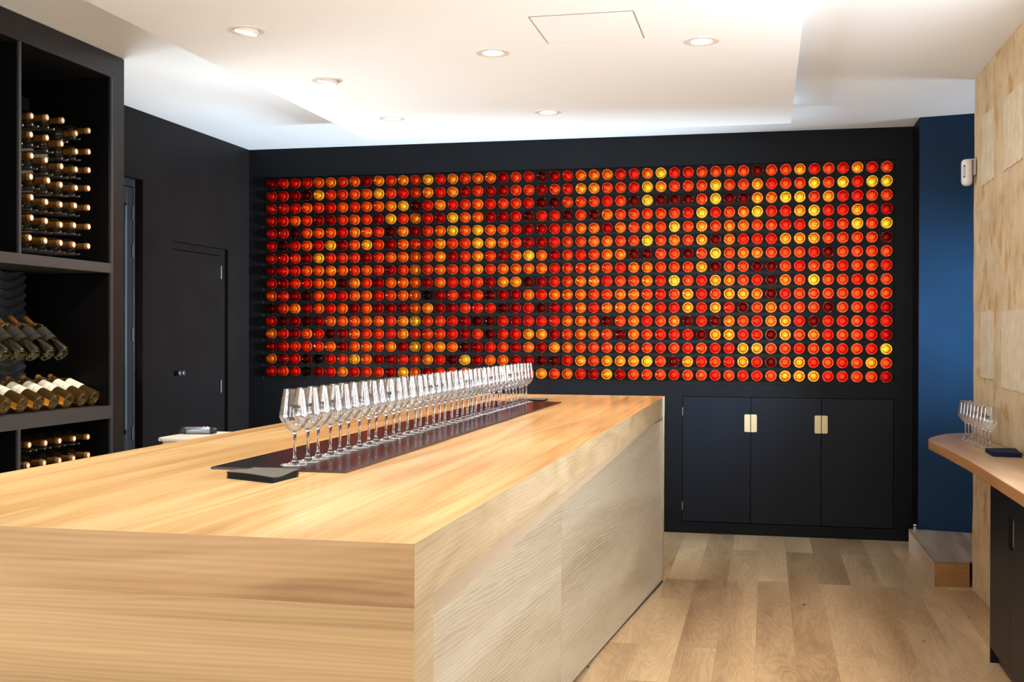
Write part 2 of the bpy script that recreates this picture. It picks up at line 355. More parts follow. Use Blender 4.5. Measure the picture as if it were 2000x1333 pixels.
# ------------------------------------------------------------------ room shell
XL, XR, YB, YF, ZC = -4.075, 1.18, 8.536, -3.2, 2.953
def struct(name, bm, m, parent=None, **k):
    o = obj(name, bm, m, parent, **k)
    if parent is None: o['kind'] = 'structure'
    return o
struct('floor', B((XL - 0.6, 3.4, YF - 0.2, 9.2, -0.12, 0.0)), M_FLOOR)
struct('ceiling', B((XL - 0.6, 3.4, YF - 0.2, 9.2, ZC, ZC + 0.15)), M_CEIL)
PX0, PX1, PY0, PY1, PZ = -2.73, 0.152, -1.2, 7.56, 2.83
struct('ceiling_panel', B((PX0, PX1, PY0, PY1, PZ, ZC)), M_CEILP)

# back wall: bands around the bottle display and around the cupboard
NX0, NX1, NZ0, NZ1 = -3.952, 0.8935, 1.1025, 2.724
CX0, CX1, CZ0, CZ1 = -0.604, 0.8932, 0.083, 1.013
bm = B((XL - 0.2, 1.016, YB, 8.98, NZ1, ZC), (XL - 0.2, NX0, YB, 8.98, 0, NZ1), (NX1, 1.016, YB, 8.98, 0, NZ1),
       (NX0, NX1, YB, 8.98, CZ1, NZ0), (NX0, CX0, YB, 8.98, 0, CZ1), (CX0, CX1, YB, 8.98, 0, CZ0),
       (XL - 0.2, 1.016, 8.98, 9.05, 0, ZC))
struct('wall_back', bm, M_BACK)
# dark pier to the right of the display, standing in front of the back wall
bm = bmesh.new(); prism(bm, [(1.016, 8.194), (3.3, 7.70), (3.3, 9.05), (1.016, 9.05)], 0, ZC)
for f in bm.faces:
    if f.calc_center_median().x < 1.02: f.material_index = 1
struct('wall_pier', bm, [M_PIER, M_BLACK])
# left wall with the glazed door opening and the recess of the small door
G0, G1, GZ = 5.72, 6.926, 2.497
D0, D1, DZ = 7.319, 8.168, 2.121
bm = B((XL - 0.2, XL, YF, -1.4, 0, ZC), (XL - 0.2, XL, -1.4, 2.2, 0, 0.6), (XL - 0.2, XL, -1.4, 2.2, 2.6, ZC), (XL - 0.2, XL, 2.2, G0, 0, ZC), (XL - 0.2, XL, G0, G1, GZ, ZC), (XL - 0.2, XL, G1, D0, 0, ZC),
       (XL - 0.2, XL, D0, D1, DZ, ZC), (XL - 0.2, XL, D1, YB, 0, ZC), (XL - 0.2, XL - 0.12, D0, D1, 0, DZ))
struct('wall_left', bm, M_BLACK)
# wall behind the camera with two shop windows
bm = B((XL - 0.2, 3.4, YF - 0.2, YF, 0, 0.4), (XL - 0.2, 3.4, YF - 0.2, YF, 2.7, ZC), (XL - 0.2, -3.5, YF - 0.2, YF, 0.4, 2.7),
       (-1.3, -0.4, YF - 0.2, YF, 0.4, 2.7), (1.1, 3.4, YF - 0.2, YF, 0.4, 2.7))
struct('wall_front', bm, M_CEIL)
# stone wall on the right: rough face made as a grid, a worn chamfered corner at its far end
def stone_wall():
    bm = bmesh.new()
    prof = [(6.99, 1.30), (7.055, 1.192), (7.05, 1.176), (6.985, 1.170), (6.955, 1.1735), (6.90, 1.1715), (6.86, 1.176), (6.80, 1.1725)]
    ys = [p[0] for p in prof] + [6.77 - 0.06 * i for i in range(1, 26)]
    rnd = random.Random(3)
    nz = 50; grid = []
    for i, y in enumerate(ys):
        row = []
        for k in range(nz + 1):
            z = ZC * k / nz
            x = prof[i][1] if i < len(prof) else 1.178
            w = 0.0035 * math.sin(5.1 * y + 3.3 * z) + 0.003 * math.sin(13 * z - 7 * y) + rnd.uniform(-0.0015, 0.0015)
            row.append(bm.verts.new((x + w * (0.6 if i > 1 else 0.2), y + (w if i < 3 else 0), z)))
        grid.append(row)
    for a, b in zip(grid, grid[1:]):
        for k in range(nz): bm.faces.new((a[k], a[k + 1], b[k + 1], b[k]))
    return bm
ws = struct('wall_right', stone_wall(), M_STONE, smooth=True)
wc = obj('wall_core', B((1.215, 1.85, 5.3, 6.985, 0, ZC), (1.19, 1.85, 4.95, 5.3, 0, ZC), (1.19, 1.6, 2.35, 4.95, 0, 1.15), (1.19, 1.6, 2.35, 4.95, 2.5, ZC), (1.19, 1.6, YF, 2.35, 0, ZC)), M_STONE, ws)
def stone_block(y0, y1, z0, z1, tilt=0.0, seed=1):
    r = random.Random(seed); bm = bmesh.new(); n = 9
    pts = []
    for (a, b) in (((y0, z0), (y1, z0 + tilt)), ((y1, z0 + tilt), (y1, z1 + tilt)), ((y1, z1 + tilt), (y0, z1)), ((y0, z1), (y0, z0))):
        for i in range(n):
            t = i / n; pts.append((a[0] + (b[0] - a[0]) * t + r.uniform(-.003, .003), a[1] + (b[1] - a[1]) * t + r.uniform(-.004, .004)))
    f = [bm.verts.new((1.1715, y, z)) for y, z in pts]; k = [bm.verts.new((1.20, y, z)) for y, z in pts]
    bm.faces.new(f)
    for i in range(len(pts)): bm.faces.new((f[i], f[(i + 1) % len(pts)], k[(i + 1) % len(pts)], k[i]))
    return obj('stone_block', bm, M_BLOCK, ws)
stone_block(6.46, 6.80, 2.30, 2.68, 0.0, 1); stone_block(5.76, 6.20, 2.30, 2.66, 0.0, 2)
stone_block(6.45, 6.80, 1.235, 1.60, 0.0, 3); stone_block(5.70, 6.23, 1.20, 1.59, 0.0, 4)
stone_block(5.9, 6.35, 0.35, 0.78, 0.0, 5)

# glazed door on the left, in its recess
d1 = tag(bpy.data.objects.new('door_1', None), kind='structure'); COL.objects.link(d1); d1.location = (-4.15, 6.3, 0)
XD = -4.13
obj('frame', B((XD - 0.06, XD, G1 - 0.02, G1, 0, GZ), (XD - 0.06, XD, G0, G0 + 0.02, 0, GZ), (XD - 0.06, XD, G0 + 0.02, G1 - 0.02, GZ - 0.05, GZ)), M_SHELF, d1, bev=0.002)
lf = obj('door_leaf', B((XD - 0.05, XD - 0.006, 6.830, 6.905, 0.01, GZ - 0.055), (XD - 0.05, XD - 0.006, G0 + 0.03, 5.84, 0.01, GZ - 0.055),
                        (XD - 0.05, XD - 0.006, 5.84, 6.830, 2.33, GZ - 0.055), (XD - 0.05, XD - 0.006, 5.84, 6.830, 0.01, 0.80)), M_SHELF, d1, bev=0.002)
obj('glass_pane', B((XD - 0.016, XD - 0.011, 5.84, 6.830, 0.80, 2.33)), M_PANE, d1)
obj('daylit_edge_strip', B((XD - 0.006, XD + 0.003, 6.806, 6.818, 0.83, 2.315)), plain('painted_daylight_edge', (0.055, 0.072, 0.082), 0.4), lf)  # added strip; its blue-grey colour stands in for daylight along the door glass
for z in (2.27, 2.02, 1.46, 0.80): obj('hinge', B((XD - 0.006, XD + 0.004, 6.885, 6.9, z - 0.045, z + 0.045)), M_DARKMETAL, d1, bev=0.002)

# small flush door in the left wall
d2 = tag(bpy.data.objects.new('door_2', None), kind='structure'); COL.objects.link(d2); d2.location = (-4.1, 7.74, 0)
obj('frame', B((XL - 0.10, XL - 0.028, D0 + 0.001, D1 - 0.001, 2.070, DZ - 0.001), (XL - 0.10, XL - 0.028, 8.085, D1 - 0.001, 0, 2.070)), M_BLACK, d2)
lf = obj('door_leaf', B((XL - 0.075, XL - 0.022, D0 + 0.004, 8.078, 0.01, 2.064)), M_BLACK, d2, bev=0.002)
for y in (7.40, 7.455):
    bm = bmesh.new(); lathe(bm, [(0, 0), (0.011, 0), (0.012, 0.02), (0.021, 0.028), (0.022, 0.038), (0.014, 0.044), (0, 0.045)], 20, Matrix.Translation((XL - 0.0215, y, 1.186)) @ Matrix.Rotation(PI / 2, 4, 'Y'))
    obj('knob', bm, M_DARKMETAL, lf, smooth=True)
for z in (1.94, 1.065):
    bm = bmesh.new(); tube(bm, (XL - 0.018, 8.083, z - 0.05), (XL - 0.018, 8.083, z + 0.05), 0.009)
    obj('hinge', bm, M_DARKMETAL, d2, smooth=True)

# ------------------------------------------------------------------ ceiling fittings
h = thing('access_hatch', (-0.775, 5.03, PZ), 'square flush access hatch in the cream ceiling panel between the downlights', 'hatch')
hx0, hx1, hy0, hy1 = -1.0, -0.55, 4.805, 5.255
obj('cover', B((hx0 + .004, hx1 - .004, hy0 + .004, hy1 - .004, PZ - 0.003, PZ)), M_CEILP, h)
obj('joint', B((hx0 - .001, hx0 + .003, hy0, hy1, PZ - 0.002, PZ), (hx1 - .003, hx1 + .001, hy0, hy1, PZ - 0.002, PZ), (hx0, hx1, hy0 - .001, hy0 + .003, PZ - 0.002, PZ), (hx0, hx1, hy1 - .003, hy1 + .001, PZ - 0.002, PZ)), M_LINE, h)

WARM = (1.0, 0.84, 0.63)
def downlight(x, y, tilt, label, power, aim=None, cone=78):
    """Recessed round lamp; a tilted one drops its head out of the ring."""
    t = thing('downlight', (x, y, PZ), label, 'ceiling light', 'downlights in the ceiling panel')
    bm = bmesh.new(); lathe(bm, [(0.0585, -0.0002), (0.060, -0.0035), (0.074, -0.0045), (0.082, -0.0025), (0.083, 0.0)], 40)
    obj('trim_ring', bm, M_RING, t, world=False, smooth=True)
    M = Matrix.Translation((0.0, 0, -0.056 * math.sin(tilt) - 0.001)) @ Matrix.Rotation(tilt, 4, 'Y')
    bm = bmesh.new(); lathe(bm, [(0.0505, -0.0015), (0.0575, -0.0015), (0.0580, 0.0)] + ([(0.0575, 0.018), (0.045, 0.030), (0, 0.030)] if tilt else []), 40, M)
    obj('lamp_head', bm, M_WHITE, t, world=False, smooth=True)
    bm = bmesh.new(); lathe(bm, [(0, -0.0008), (0.0505, -0.0008)], 40, M)
    obj('diffuser', bm, M_LAMP, t, world=False)
    d = bpy.data.lights.new('lamp_light', 'SPOT'); d.energy = power; d.color = WARM; d.spot_size = math.radians(cone); d.spot_blend = 1.0; d.shadow_soft_size = 0.045
    lo = bpy.data.objects.new('lamp_light', d); COL.objects.link(lo); lo.parent = t; lo.location = (-0.02 if tilt else 0, 0, -0.05 if tilt else -0.012)
    lo.rotation_euler = Vector(aim or (0, 0, -1)).to_track_quat('-Z', 'Y').to_euler()
    return t
DL = 98
downlight(-2.285, 4.75, 0.2, 'tilted round downlight nearest the wine shelf, its lamp head dropping out of the ring', DL, (-0.75, 0.1, -1), 90)
downlight(-2.31, 5.78, 0.2, 'tilted round downlight, second one back along the wine shelf side', DL, (-0.75, -0.1, -1), 90)
downlight(-2.307, 6.873, 0, 'flush round downlight nearest the left back corner of the ceiling panel', DL)
downlight(-1.295, 5.381, 0, 'flush round downlight left of the square ceiling hatch', DL)
downlight(-1.307, 6.883, 0, 'flush round downlight over the far end of the bar counter', DL)
downlight(-0.297, 5.37, 0, 'flush round downlight right of the square ceiling hatch', DL)
for (x, y) in ((-2.3, 3.70), (-2.3, 2.65), (-1.30, 3.88), (-1.30, 2.38), (-0.30, 3.87), (-0.30, 2.37)):
    downlight(x, y, 0, 'round downlight in the near part of the ceiling panel', DL)

# ------------------------------------------------------------------ cupboard in the back wall
cp = thing('cupboard', ((CX0 + CX1) / 2, YB + 0.2, CZ0), 'built-in black cupboard with three flush doors under the bottle wall', 'cupboard')
obj('carcass', B((CX0 + 0.001, CX1 - 0.001, 8.60, 8.97, CZ0 + 0.001, CZ1 - 0.001)), M_INSIDE, cp)
divs = [CX0, -0.107, 0.393, CX1]; cuts = [[(-0.152, -0.107)], [(-0.107, -0.063), (0.346, 0.393)], [(0.393, 0.437)]]
HZ0, HZ1 = 0.757, 0.886
def rounded_rect(x0, x1, z0, z1, r, left, right, n=5):
    pts = []
    for cx, cz, a0, on in ((x1 - r, z0 + r, -90, right), (x1 - r, z1 - r, 0, right), (x0 + r, z1 - r, 90, left), (x0 + r, z0 + r, 180, left)):
        if on: pts += [(cx + r * math.cos(math.radians(a0 + 90 * i / n)), cz + r * math.sin(math.radians(a0 + 90 * i / n))) for i in range(n + 1)]
        else: pts.append((x1 if a0 in (-90, 0) else x0, z0 if a0 in (-90, 180) else z1))
    return pts
for i in range(3):
    a, b = divs[i] + (0.004 if i == 0 else 0.0022), divs[i + 1] - (0.004 if i == 2 else 0.0022)
    dr = obj('door', B((a, b, YB + 0.001, YB + 0.022, CZ0 + 0.005, CZ1 - 0.004)), M_CUPB, cp, bev=0.0012)
    for (p, q) in cuts[i]:
        p2, q2 = max(p, a + 0.0005), min(q, b - 0.0005)
        onleft = p2 > a + 0.002
        pts = rounded_rect(p2, q2, HZ0, HZ1, 0.009, onleft, not onleft)
        bm = bmesh.new()
        f = [bm.verts.new((x, YB - 0.0012, z)) for x, z in pts]; k = [bm.verts.new((x, YB + 0.004, z)) for x, z in pts]
        bm.faces.new(f); bm.faces.new(k[::-1])
        for j in range(len(pts)): bm.faces.new((f[j], f[(j + 1) % len(pts)], k[(j + 1) % len(pts)], k[j]))
        hp = obj('handle_plate', bm, M_BRASS, dr); hp['label'] = 'pale brass finger plate'
    if i == 0:
        for z in (0.90, 0.20): obj('hinge', B((a - 0.0035, a + 0.001, YB - 0.001, YB + 0.01, z - 0.03, z + 0.03)), M_CHROME, dr)

# ------------------------------------------------------------------ backlit bottle wall: 4 boards of 12 x 16
BX0, BX1, BZ0, BZ1 = -3.878, 0.8388, 1.1703, 2.6734
NC, NR = 48, 16
DX, DZs = (BX1 - BX0) / (NC - 1), (BZ1 - BZ0) / (NR - 1)
YP = 8.552          # face of the boards
HR = 0.0402         # hole radius
GRID_A = ["CRRROGSOCGSG", "RRCDYSSOOYSR", "RRROSROSOOGY", "RROSCCSOSCYS", "RRDOOORGOSDG", "RDRORYCOYSCO", "RRSCYSSSCSOO", "CRROOGOSOSCS",
          "RCSROODGSCOO", "ORCDORROORSO", "DSGCOROCOCCC", "RDCDCOOOOOSG", "GRCORDCOSSRG", "CRSSSOCOOSGC", "GCRDKRSYOCCR", "RSRKCRGRSSCY"]
GRID_B = ["SYRGSOOCSRDC", "SGRGCSCCSSCS", "DRGRSORSSRDD", "GRCYOOCCRDRR", "CSOYOYOORCCR", "SRGSSYGOSCCR", "OSGCSGSCOYOC", "GSOSSGSOOOOR",
          "OCORSSCGGDCR", "OKCSCSDCCORO", "OGCCSRRDCRDC", "YSSRCDDRCRRR", "SSSRCSDRRGGC", "YOGODCRSCOCG", "SGRDYCOOCCDD", "OCSSOSOOSSGS"]
GRID_C = ["ROOORROYRRSS", "RGGSSRYGSSSY", "SSSRSDYDDDSY", "DSDOSSSSSRYR", "SOOCOSOSYSGS", "SSOOSSYSOSGD", "SRSOODDSSDSY", "SSOSROOSSSGD",
          "SOORSSORYSRG", "OOSSOOSRSGRS", "ROROOOORRGRG", "OOSDSORSODRD", "SOOSDOSRRRDG", "OSSSSSSRSRSR", "RGSGGGYSDGRS", "ORCGCSSSRSSR"]
GRID_D = ["SSDSSGRSRGRS", "SSGRSSYSYRYY", "DDGOYYSGRRSS", "SOYRRGYRRGRC", "OOSSRRGRSYSY", "ORRRGGGSSSSD", "SOOSSSRDSSSS", "SSDDSRSSRSSR",
          "OSRDOSYSSRSS", "GGODRSSSSSSS", "RDSOSSSDSSRC", "OSROGRDRRSRR", "GRRDGSORSSRC", "RGGSSRSSRSRY", "RGRDSGRSRSGS", "SRRSGGGRRSSC"]
CLS = {  # tint per glass surface, colour word
    'Y': ((1.00, 0.73, 0.19), 'yellow'), 'G': ((1.00, 0.55, 0.15), 'amber'), 'O': ((0.98, 0.41, 0.12), 'orange'),
    'S': ((0.92, 0.25, 0.115), 'orange red'), 'R': ((0.86, 0.14, 0.09), 'red'), 'C': ((0.60, 0.075, 0.07), 'crimson'),
    'D': ((0.33, 0.065, 0.055), 'dark maroon'), 'K': ((0.12, 0.07, 0.07), 'near black')}
BMAT = {k: glass('%s_bottle_glass' % w.replace(' ', '_'), c, 0.02, 1.5, 0.5) for k, (c, w) in CLS.items()}

def led_mat():
    """One LED behind every bottle, on a dim milky sheet."""
    m, nt, p, out = nm('led_backlight'); nt.nodes.remove(p)
    g = N(nt, 'ShaderNodeNewGeometry'); sep = N(nt, 'ShaderNodeSeparateXYZ'); L(nt, g.outputs['Position'], sep.inputs[0])
    d2_ = []
    for ax_, o0, per in (('X', BX0, DX), ('Z', BZ0, DZs)):
        a = N(nt, 'ShaderNodeMath', operation='SUBTRACT'); a.inputs[1].default_value = o0 - per / 2; L(nt, sep.outputs[ax_], a.inputs[0])
        b = N(nt, 'ShaderNodeMath', operation='FLOORED_MODULO'); b.inputs[1].default_value = per; L(nt, a.outputs[0], b.inputs[0])
        c = N(nt, 'ShaderNodeMath', operation='SUBTRACT'); c.inputs[1].default_value = per / 2; L(nt, b.outputs[0], c.inputs[0])
        q = N(nt, 'ShaderNodeMath', operation='MULTIPLY'); L(nt, c.outputs[0], q.inputs[0]); L(nt, c.outputs[0], q.inputs[1]); d2_.append(q)
    ad = N(nt, 'ShaderNodeMath', operation='ADD'); L(nt, d2_[0].outputs[0], ad.inputs[0]); L(nt, d2_[1].outputs[0], ad.inputs[1])
    sq = N(nt, 'ShaderNodeMath', operation='SQRT'); L(nt, ad.outputs[0], sq.inputs[0])
    sc = N(nt, 'ShaderNodeMath', operation='MULTIPLY'); sc.inputs[1].default_value = 20; L(nt, sq.outputs[0], sc.inputs[0])
    r = ramp(nt, [(0.09, (1, 1, 1)), (0.22, (0.24, 0.24, 0.24)), (0.38, (0.05, 0.05, 0.05)), (0.95, (0.025, 0.025, 0.025))]); L(nt, sc.outputs[0], r.inputs[0])
    e = N(nt, 'ShaderNodeEmission'); e.inputs[1].default_value = LED
    mx = N(nt, 'ShaderNodeMixRGB', blend_type='MULTIPLY'); mx.inputs[0].default_value = 1; mx.inputs[2].default_value = (1.0, 0.92, 0.80, 1)
    L(nt, r.outputs[0], mx.inputs[1]); L(nt, mx.outputs[0], e.inputs[0]); L(nt, e.outputs[0], out.inputs[0])
    try: m.cycles.emission_sampling = 'NONE'
    except Exception: pass
    return m
LED = 23.5
M_LED = led_mat()

def holed_board(c0, c1, xa, xb):
    """A board with one round hole per bottle: square cell rings, the margin filled out to the board's edge."""
    bm = bmesh.new(); seg = 24
    for c in range(c0, c1):
        for r in range(NR):
            cx, cz = BX0 + c * DX, BZ0 + r * DZs
            l = xa if c == c0 else cx - DX / 2; rr = xb if c == c1 - 1 else cx + DX / 2
            b = NZ0 + 0.001 if r == 0 else cz - DZs / 2; t = NZ1 - 0.001 if r == NR - 1 else cz + DZs / 2
            inn, outr = [], []
            for i in range(seg):
                a = 2 * PI * (i + 0.5) / seg; ca, sa = math.cos(a), math.sin(a); k = max(abs(ca), abs(sa))
                inn.append(bm.verts.new((cx + HR * ca, YP, cz + HR * sa)))
                ux, uz = ca / k, sa / k
                outr.append(bm.verts.new((cx + (ux * (rr - cx) if ux > 0 else ux * (cx - l)), YP, cz + (uz * (t - cz) if uz > 0 else uz * (cz - b)))))
            for i in range(seg):
                j = (i + 1) % seg
                if True: bm.faces.new((inn[i], inn[j], outr[j], outr[i]))
            # corners of the cell
            for sx, sz in ((1, 1), (-1, 1), (-1, -1), (1, -1)):
                a = math.atan2(sz, sx) % (2 * PI); i = int((a / (2 * PI)) * seg - 0.5) % seg; j = (i + 1) % seg
                cv = bm.verts.new((rr if sx > 0 else l, YP, t if sz > 0 else b))
                bm.faces.new((outr[i], cv, outr[j]))
            # depth of the hole
            back = [bm.verts.new((v.co.x, YP + 0.018, v.co.z)) for v in inn]
            for i in range(seg): bm.faces.new((inn[i], back[i], back[(i + 1) % seg], inn[(i + 1) % seg]))
    for f in bm.faces: f.normal_update()
    return bm
edges = [NX0 + 0.001] + [BX0 + (12 * k - 0.5) * DX for k in (1, 2, 3)] + [NX1 - 0.001]
where = ['leftmost black board of the backlit bottle wall, nearest the small flush door', 'second black board from the left of the backlit bottle wall',
         'third black board from the left of the backlit bottle wall', 'rightmost black board of the backlit bottle wall, above the cupboard doors']
for k in range(4):
    xa, xb = edges[k] + (0.0012 if k else 0), edges[k + 1] - (0.0012 if k < 3 else 0)
    t = thing('display_board', ((xa + xb) / 2, YP, NZ0), where[k], 'display board', 'boards of the bottle wall')
    obj('board', holed_board(12 * k, 12 * k + 12, xa, xb), M_PANEL, t)
    obj('backlight', B((xa, xb, YP + 0.15, YP + 0.16, NZ0 + 0.001, NZ1 - 0.001)), M_LED, t)
    obj('frame', B((xa, xa + 0.0006, YP + 0.0003, YP + 0.149, NZ0 + 0.001, NZ1 - 0.001), (xb - 0.0006, xb, YP + 0.0003, YP + 0.149, NZ0 + 0.001, NZ1 - 0.001), (xa + 0.0007, xb - 0.0007, YP + 0.0003, YP + 0.149, NZ0 + 0.001, NZ0 + 0.002), (xa + 0.0007, xb - 0.0007, YP + 0.0003, YP + 0.149, NZ1 - 0.002, NZ1 - 0.001)), M_PANEL, t)
    for x in (xa + .006, xb - .006):
        for z in (NZ0 + .02, (NZ0 + NZ1) / 2, NZ1 - .02): obj('screw', B((x - .003, x + .003, YP - .0012, YP, z - .003, z + .003)), M_BLACKP, t)

def bottle_base(bm, M, seg, mi=0, smallseg=None):
    """Lower end of a bottle: heel with knurled ring, punt with a pip; hollow inside, open to the backlight."""
    o = 0.0390
    prof = [(o, -0.075), (o, 0.020), (o - 0.0012, 0.026), (o - 0.004, 0.0305), (o - 0.0075, 0.0322), (o - 0.0105, 0.0312), (0.025, 0.0255),
            (0.0175, 0.0175), (0.010, 0.0110), (0.0062, 0.0088), (0.0042, 0.0105), (0, 0.0112)]
    inner = [(0, 0.0035), (0.011, 0.0040), (0.019, 0.0105), (0.027, 0.0185), (0.0315, 0.0215), (0.0345, 0.0195), (0.0362, 0.012), (0.0365, -0.075), (o, -0.075)]
    kn = lambda k, i: (0.0011 if (i % 2) else -0.0004) if k in (3, 4, 5) else 0.0
    lathe(bm, prof + inner, seg, M, mi, kn)
TO_FRONT = Matrix.Rotation(PI / 2, 4, 'X')     # local +z to world -y
meshes = {}
for key in CLS:
    bm = bmesh.new(); bottle_base(bm, TO_FRONT, 40); bmesh.ops.remove_doubles(bm, verts=bm.verts, dist=1e-6); bmesh.ops.recalc_face_normals(bm, faces=bm.faces)
    me = bpy.data.meshes.new('display_bottle'); bm.to_mesh(me); bm.free(); me.materials.append(BMAT[key])
    for p in me.polygons: p.use_smooth = True
    meshes[key] = me
ORD = ['', 'first', 'second', 'third', 'fourth', 'fifth', 'sixth', 'seventh', 'eighth', 'ninth', 'tenth', 'eleventh', 'twelfth', 'thirteenth', 'fourteenth', 'fifteenth', 'sixteenth', 'seventeenth', 'eighteenth', 'nineteenth']
rest = bmesh.new(); keys = list(CLS)
rj = random.Random(11)
for r in range(NR):
    line = GRID_A[r] + GRID_B[r] + GRID_C[r] + GRID_D[r]
    for c in range(NC):
        key = line[c]; x, z = BX0 + c * DX, BZ1 - r * DZs
        y = YP - (0.004 + rj.uniform(-0.003, 0.004) if c >= 24 else 0.008 + rj.uniform(-0.006, 0.006))
        right = NC - c
        if right <= 18 or (right == 19 and r < 12):
            o = bpy.data.objects.new('display_bottle', meshes[key]); COL.objects.link(o); o.location = (x, y, z)
            o.rotation_euler = (0, rj.uniform(0, 6.28), 0)
            row = 'top' if r == 0 else 'bottom' if r == NR - 1 else ORD[r + 1]
            colm = 'at the right end' if right == 1 else ORD[right] + ' from the right'
            tag(o, 'glowing %s bottle base in the %s row, %s' % (CLS[key][1], row, colm), 'bottle', 'backlit bottles in the wall display')
        else:
            bottle_base(rest, Matrix.Translation((x, y, z)) @ TO_FRONT @ Matrix.Rotation(rj.uniform(0, 6.28), 4, 'Z'), 28, keys.index(key))
bmesh.ops.remove_doubles(rest, verts=rest.verts, dist=1e-6)
o = obj('display_bottles_mass', rest, [BMAT[k] for k in keys])
for p in o.data.polygons: p.use_smooth = True
tag(o, 'rest of the glowing red, orange and yellow bottle bases on the left and middle of the bottle wall', 'bottles', None, 'stuff')

# ------------------------------------------------------------------ wine shelf on the left
XS = -3.395; SB = XL + 0.004; SY0, SY1 = 3.55, 5.580
sh = thing('wine_shelf', ((XS + SB) / 2, (SY0 + SY1) / 2, 0), 'tall anthracite wine shelf filling the left side of the room', 'shelf')
obj('side_panel', B((SB, XS, 5.474, SY1, 0, ZC - 0.004)), M_SHELF, sh, bev=0.0015)
obj('edge_strip', B((SB, XS - 0.0005, 5.457, 5.4735, 0, 2.827)), M_SHELFEDGE, sh)
obj('top_panel', B((SB, XS, SY0, 5.4735, 2.827, ZC - 0.004)), M_SHELF, sh)
b1 = obj('shelf_board', B((SB, XS - 0.001, SY0, 5.4565, 1.787, 1.838)), [M_SHELFEDGE], sh)
b2 = obj('shelf_board', B((SB, XS - 0.001, SY0, 5.4565, 1.015, 1.082)), [M_SHELFEDGE], sh)
obj('shelf_board', B((SB, XS - 0.001, SY0, 5.4565, 0.05, 0.10)), [M_SHELFEDGE], sh)
obj('divider', B((SB, XS - 0.002, 4.691, 4.709, 1.8385, 2.8265)), M_SHELFEDGE, sh)
obj('divider', B((SB, XS - 0.002, 4.684, 4.705, 0.1005, 1.0145)), M_SHELFEDGE, sh)
obj('side_panel', B((SB, XS, SY0 - 0.05, SY0 - 0.001, 0, ZC - 0.004)), M_SHELF, sh)
lin = B((SB, SB + 0.01, SY0, 5.4565, 0.1005, 1.0145), (SB, SB + 0.01, SY0, 5.4565, 1.0825, 1.7865), (SB, SB + 0.01, SY0, 5.4565, 1.8385, 2.8265))
for z0, z1 in ((0.1005, 1.0145), (1.0825, 1.7865), (1.8385, 2.8265)): box(lin, SB + 0.01, XS - 0.012, 5.447, 5.4565, z0, z1)
for z0, z1 in ((0.1005, 1.0145), (1.8385, 2.8265)): box(lin, SB + 0.01, XS - 0.012, 4.679 if z0 < 1 else 4.686, 4.6835 if z0 < 1 else 4.6905, z0, z1)
for z0, z1 in ((0.1005, 1.0145), (1.8385, 2.8265)): box(lin, SB + 0.01, XS - 0.012, 4.7055 if z0 < 1 else 4.7095, 4.711 if z0 < 1 else 4.715, z0, z1)
obj('lining', lin, M_INSIDE, sh)

# ribbed display panel in the middle compartment
bm = bmesh.new(); XR0 = -3.80; ny = 70; P_ = 0.047; cols_ = []
lev = []
for k in range(18):
    u = 1.055 + k * P_; lev += [(u, 0.0), (u + 0.62 * P_, 0.016), (u + 0.80 * P_, 0.019), (u + 0.95 * P_, 0.010)]
for i in range(ny + 1):
    y = SY0 + 0.05 + (5.285 - SY0 - 0.05) * i / ny
    f = 0.024 * math.sin((y - 5.28) * 2 * PI / 0.42 + 0.6)
    cols_.append([bm.verts.new((XR0 + x, y, min(1.784, max(1.084, u + f)))) for u, x in lev])
for a, b in zip(cols_, cols_[1:]):
    for k in range(len(lev) - 1): bm.faces.new((a[k], b[k], b[k + 1], a[k + 1]))
box(bm, XR0 - 0.10, XR0 - 0.002, SY0 + 0.05, 5.285, 1.084, 1.785)
rk = tag(centre(obj('ribbed_rack', bm, M_RIB)), 'black ribbed rack panel behind the tilted bottles in the middle of the wine shelf', 'rack')

# ------------------------------------------------------------------ wine bottles
def wine_bottle(name, glassm, foil, label_m, kind, r=0.0372):
    """Axis local +z from base (z=0) to the capsule top (z=0.3)."""
    t = thing(name, (0, 0, 0), 'x', 'bottle')
    bm = bmesh.new()
    lathe(bm, [(0, 0.016), (0.006, 0.0155), (0.016, 0.012), (0.024, 0.005), (0.029, 0.0008), (0.0325, 0.0005), (r - 0.001, 0.004), (r, 0.009), (r, 0.185), (r - 0.0015, 0.195),
               (r - 0.006, 0.206), (r - 0.014, 0.217), (0.0172, 0.226), (0.0150, 0.234), (0.0142, 0.255), (0.0136, 0.292), (0, 0.292)], 32)
    obj('glass_body', bm, glassm, t, world=False, smooth=True)
    bm = bmesh.new()
    lathe(bm, [(0.0158, 0.232), (0.0152, 0.245), (0.0147, 0.281)], 28, None, 0)
    cp = obj('capsule', bm, foil[0], t, world=False, smooth=True)
    bm = bmesh.new(); lathe(bm, [(0.0147, 0.281), (0.0163, 0.2815), (0.0163, 0.2965), (0.0152, 0.2985), (0.0115, 0.2985)], 28)
    obj('rim', bm, foil[1], cp, world=False, smooth=True)
    bm = bmesh.new(); lathe(bm, [(0.0115, 0.2985), (0.0112, 0.2993), (0, 0.2993)], 24)
    obj('capsule_top', bm, foil[2], cp, world=False)
    if label_m:
        bm = bmesh.new(); n = 26; a0, a1 = kind['arc']
        for z0, z1 in kind['bands']:
            lo = [bm.verts.new(((r + 0.0004) * math.cos(a0 + (a1 - a0) * i / n), (r + 0.0004) * math.sin(a0 + (a1 - a0) * i / n), z0)) for i in range(n + 1)]
            hi = [bm.verts.new((v.co.x, v.co.y, z1)) for v in lo]
            for i in range(n): bm.faces.new((lo[i], lo[i + 1], hi[i + 1], hi[i]))
        obj('paper_label', bm, label_m, t, world=False, smooth=True)
    return t
